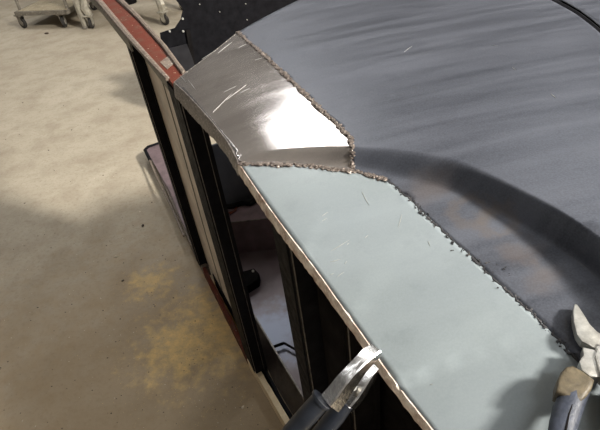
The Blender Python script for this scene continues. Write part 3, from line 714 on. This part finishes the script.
# ------------------------------------------------------------------ sand, chips and grit on the floor
def crumbs(name, mat, label, cat, spots, seed, z=0.0):
    rnd = random.Random(seed); bm = bmesh.new()
    for (p, n_, spread, r0, r1) in spots:
        for _ in range(n_):
            x = p.x + rnd.gauss(0, spread); y = p.y + rnd.gauss(0, spread); r = rnd.uniform(r0, r1)
            t_ = st_of((x, y))[1]
            if t_ > -.035: continue
            vs = [bm.verts.new((x + r * math.cos(a + rnd.uniform(-.4, .4)), y + r * math.sin(a + rnd.uniform(-.4, .4)), 0.0)) for a in (0, 1.57, 3.14, 4.71)]
            tp = bm.verts.new((x + rnd.uniform(-.3, .3) * r, y, r * rnd.uniform(.4, .9)))
            for i in range(4): bm.faces.new([vs[i], vs[(i + 1) % 4], tp])
            bm.faces.new(list(reversed(vs)))
    o = obj(name, bm, mat, None, False); tag(o, label, cat, None, 'stuff'); return o
crumbs('sand', M['sand'], 'yellow sand spilt on the floor beside the red base rail', 'sand', [(at(220, 315, 0), 1500, .11, .0008, .0024), (at(180, 345, 0), 1100, .13, .0008, .0022), (at(150, 285, 0), 500, .09, .0008, .0022), (at(240, 400, 0), 700, .12, .0006, .0018)], 3)
crumbs('grit', M['grit'], 'dark grit and dirt specks scattered over the concrete floor', 'grit', [(at(90, 300, 0), 220, .55, .001, .004), (at(60, 120, 0), 70, .9, .002, .007), (at(200, 400, 0), 160, .3, .0008, .003)], 4)
crumbs('pale_chips', M['chip'], 'tiny pale chips scattered over the concrete floor', 'chips', [(at(90, 330, 0), 160, .5, .001, .003), (at(110, 130, 0), 50, .9, .002, .006), (at(230, 390, 0), 140, .2, .0008, .0025)], 5)
for (px, r, lb, m_) in (((243, 407.5), .0055, 'round pale pebble on the dark floor, nearest the bottom of the cream rail', 'chip'), ((116, 257), .007, 'small tan flake on the floor at the edge of the shadow', 'chip'),
                        ((143, 226), .008, 'small dark brown leaf-like scrap on the sunlit floor', 'grit'), ((47, 34), .02, 'dark scrap on the floor in front of the low dolly', 'grit'), ((123, 281), .006, 'dark crumb on the floor left of the yellow sand', 'grit')):
    c = at(*px, 0); bm = bmesh.new(); bmesh.ops.create_icosphere(bm, subdivisions=2, radius=r, matrix=Matrix.Translation((c.x, c.y, r * .42)) @ Matrix.Rotation(px[0], 4, 'Z') @ Matrix.Diagonal((1.25, .8, .5, 1)))
    for v in bm.verts: v.co += Vector((random.uniform(-1, 1), random.uniform(-1, 1), random.uniform(-.3, .3))) * r * .12
    tag(obj('pebble' if m_ == 'chip' else 'scrap', bm, M[m_]), lb, 'debris')

# ------------------------------------------------------------------ chrome pliers biting the sheet edge
pl = thing('locking_pliers', 'chrome-jawed clamping pliers with black handles biting the burnt sheet edge', 'pliers')
def loft(bm, secs):
    rings = [[bm.verts.new(p) for p in s_] for s_ in secs]; n = len(rings[0])
    for a, b in zip(rings, rings[1:]):
        for k in range(n): bm.faces.new([a[k], a[(k + 1) % n], b[(k + 1) % n], b[k]])
    bm.faces.new(list(reversed(rings[0]))); bm.faces.new(rings[-1])
def bar(bm, pts, widths, thick, upv=None, cham=.25):
    """bar of chamfered rectangular section along world points pts (top centre line)"""
    secs = []
    for i, p in enumerate(pts):
        a = pts[max(i - 1, 0)]; b = pts[min(i + 1, len(pts) - 1)]; d = (b - a).normalized()
        u = (upv or Vector((0, 0, 1))); x = d.cross(u).normalized(); y = x.cross(d).normalized()
        w = widths[i] / 2; h = thick[i] if isinstance(thick, (list, tuple)) else thick; c = min(w, h) * cham
        secs.append([p + x * (w - c), p + x * w - y * c, p + x * w - y * (h - c), p + x * (w - c) - y * h, p - x * (w - c) - y * h, p - x * w - y * (h - c), p - x * w - y * c, p - x * (w - c)])
    loft(bm, secs)
edge_z = on_sheet(366, 339).z
zz = edge_z + .012
tilt = Vector((.25, .35, .9)).normalized()
up_px = [(376, 347), (368, 352), (359, 361), (350, 370), (341, 380), (332, 392), (325, 400)]
up_z = [zz + .001, zz + .002, zz + .001, zz - .003, zz - .009, zz - .017, zz - .022]
P_ = [at(u, v, z) for (u, v), z in zip(up_px, up_z)]
bm = bmesh.new(); bar(bm, P_, [.0165, .0175, .0160, .0165, .0180, .0195, .0205], [.009, .011, .013, .015, .017, .018, .018], tilt, .16); uj = obj('upper_jaw', bm, M['chrome'], pl, True, 30)
bm = bmesh.new(); bar(bm, [p + tilt * .0010 for p in P_[2:-1]], [.003, .004, .005, .005], .002, tilt); obj('jaw_ridge', bm, M['chrome'], uj, True, 30)
low_px = [(376, 366), (368, 373), (360, 382), (352, 393), (343, 405)]
low_z = [edge_z - .012, edge_z - .016, edge_z - .022, edge_z - .028, edge_z - .033]
Q_ = [at(u, v, z) for (u, v), z in zip(low_px, low_z)]
bm = bmesh.new(); bar(bm, Q_, [.009, .014, .018, .019, .017], [.006, .010, .012, .013, .012], tilt, .2); lj = obj('lower_jaw', bm, M['chrome'], pl, True, 30)
pv = at(352, 386, edge_z - .012); ax_ = Vector((ray(352, 386))).normalized()
bm = bmesh.new(); cyl(bm, pv - ax_ * .004, pv + ax_ * .012, .0055, 16, .001); obj('pivot_pin', bm, M['steel'], pl)
g1 = [at(*p, z) for p, z in (((322, 399), zz - .020), ((314, 408), zz - .027), ((303, 420), zz - .038), ((288, 437), zz - .052), ((268, 462), zz - .072))]
bm = bmesh.new(); tube(bm, g1, [.0125, .0130, .0128, .0120, .0110], 16, .75, up=tilt); tube(bm, [g1[0], g1[0].lerp(g1[1], .25)], [.0142, .0142], 16, .78, up=tilt); obj('handle', bm, M['grip_black'], pl)
g2 = [at(*p, z) for p, z in (((346, 402), edge_z - .034), ((336, 415), edge_z - .045), ((324, 430), edge_z - .058), ((300, 458), edge_z - .085))]
bm = bmesh.new(); tube(bm, g2, [.0110, .0125, .0120, .0105], 16, .75, up=tilt); obj('handle', bm, M['grip_black'], pl)

# ------------------------------------------------------------------ slate-handled pliers lying at the right
pr = thing('side_cutting_pliers', 'steel cutting pliers with tan collars and slate grips lying open on the dark sheet', 'pliers')
zs = float(on_sheet(580, 340).z)
ZT = zs + .016
def flat(px, dz=0.0): return [at(u, v, ZT + dz) for u, v in px]
pvp = at(603, 352, ZT)
axis_dir = (at(612, 300, ZT) - at(600, 400, ZT)); axis_dir.z = 0; axis_dir.normalize()
def mirror(p):
    q_ = p - pvp; q_.z = 0; par = axis_dir * q_.dot(axis_dir); r_ = pvp + par - (q_ - par); r_.z = p.z; return r_
jaw = [(575, 303.5), (577.5, 304.5), (584, 314), (590, 324), (597, 331), (606, 337), (610, 346), (604, 352), (596, 349), (588, 344), (582, 341), (577, 334), (574, 322), (573, 311)]
neck = [(583, 347), (599, 350.5), (609, 345), (611, 360), (600, 377), (590, 376), (582, 370), (579.5, 361), (583.5, 355)]
collar = [(566, 366), (573, 364.5), (581, 369), (591, 376), (595, 379), (593, 386), (588, 394), (582, 401), (570, 398), (556, 391), (557, 380), (561, 371)]
for mi in (0, 1):
    f_ = (lambda L: [mirror(p) for p in L]) if mi else (lambda L: L)
    dz = -.0025 if mi else 0
    bm = bmesh.new(); prism(bm, f_(flat(jaw, dz)), Vector((0, 0, .009)), .0012, 2); obj('jaw', bm, M['steel'], pr, True, 30)
    bm = bmesh.new(); prism(bm, f_(flat(neck, .001 - dz)), Vector((0, 0, .011)), .0012, 2); obj('neck', bm, M['steel'], pr, True, 30)
    bm = bmesh.new(); prism(bm, f_(flat(collar, .0025)), Vector((0, 0, .0165)), .004, 4); obj('collar', bm, M['collar'], pr, True, 40)
    gp = [at(*p, z) for p, z in (((579, 387), ZT - .005), ((572, 399), ZT - .005), ((567, 412), ZT - .006), ((563, 426), ZT - .0065), ((560, 444), ZT - .007), ((560, 470), ZT - .007), ((566, 510), ZT - .007))]
    gp = f_(gp)
    bm = bmesh.new(); tube(bm, gp, [.0095, .0110, .0112, .0108, .0105, .0105, .009], 16, .72); gg = obj('grip', bm, M['grip_blue'], pr)
bm = bmesh.new(); cyl(bm, pvp + Vector((0, 0, -.012)), pvp + Vector((0, 0, .003)), .0065, 20, .001); obj('rivet', bm, M['steel'], pr)
bm = bmesh.new(); tube(bm, [at(*p, ZT + .0015) for p in ((589, 379), (583, 388), (573, 402), (569, 414), (566, 430))], .0007, 6); obj('grip_ridge', bm, M['black_dull'], pr)
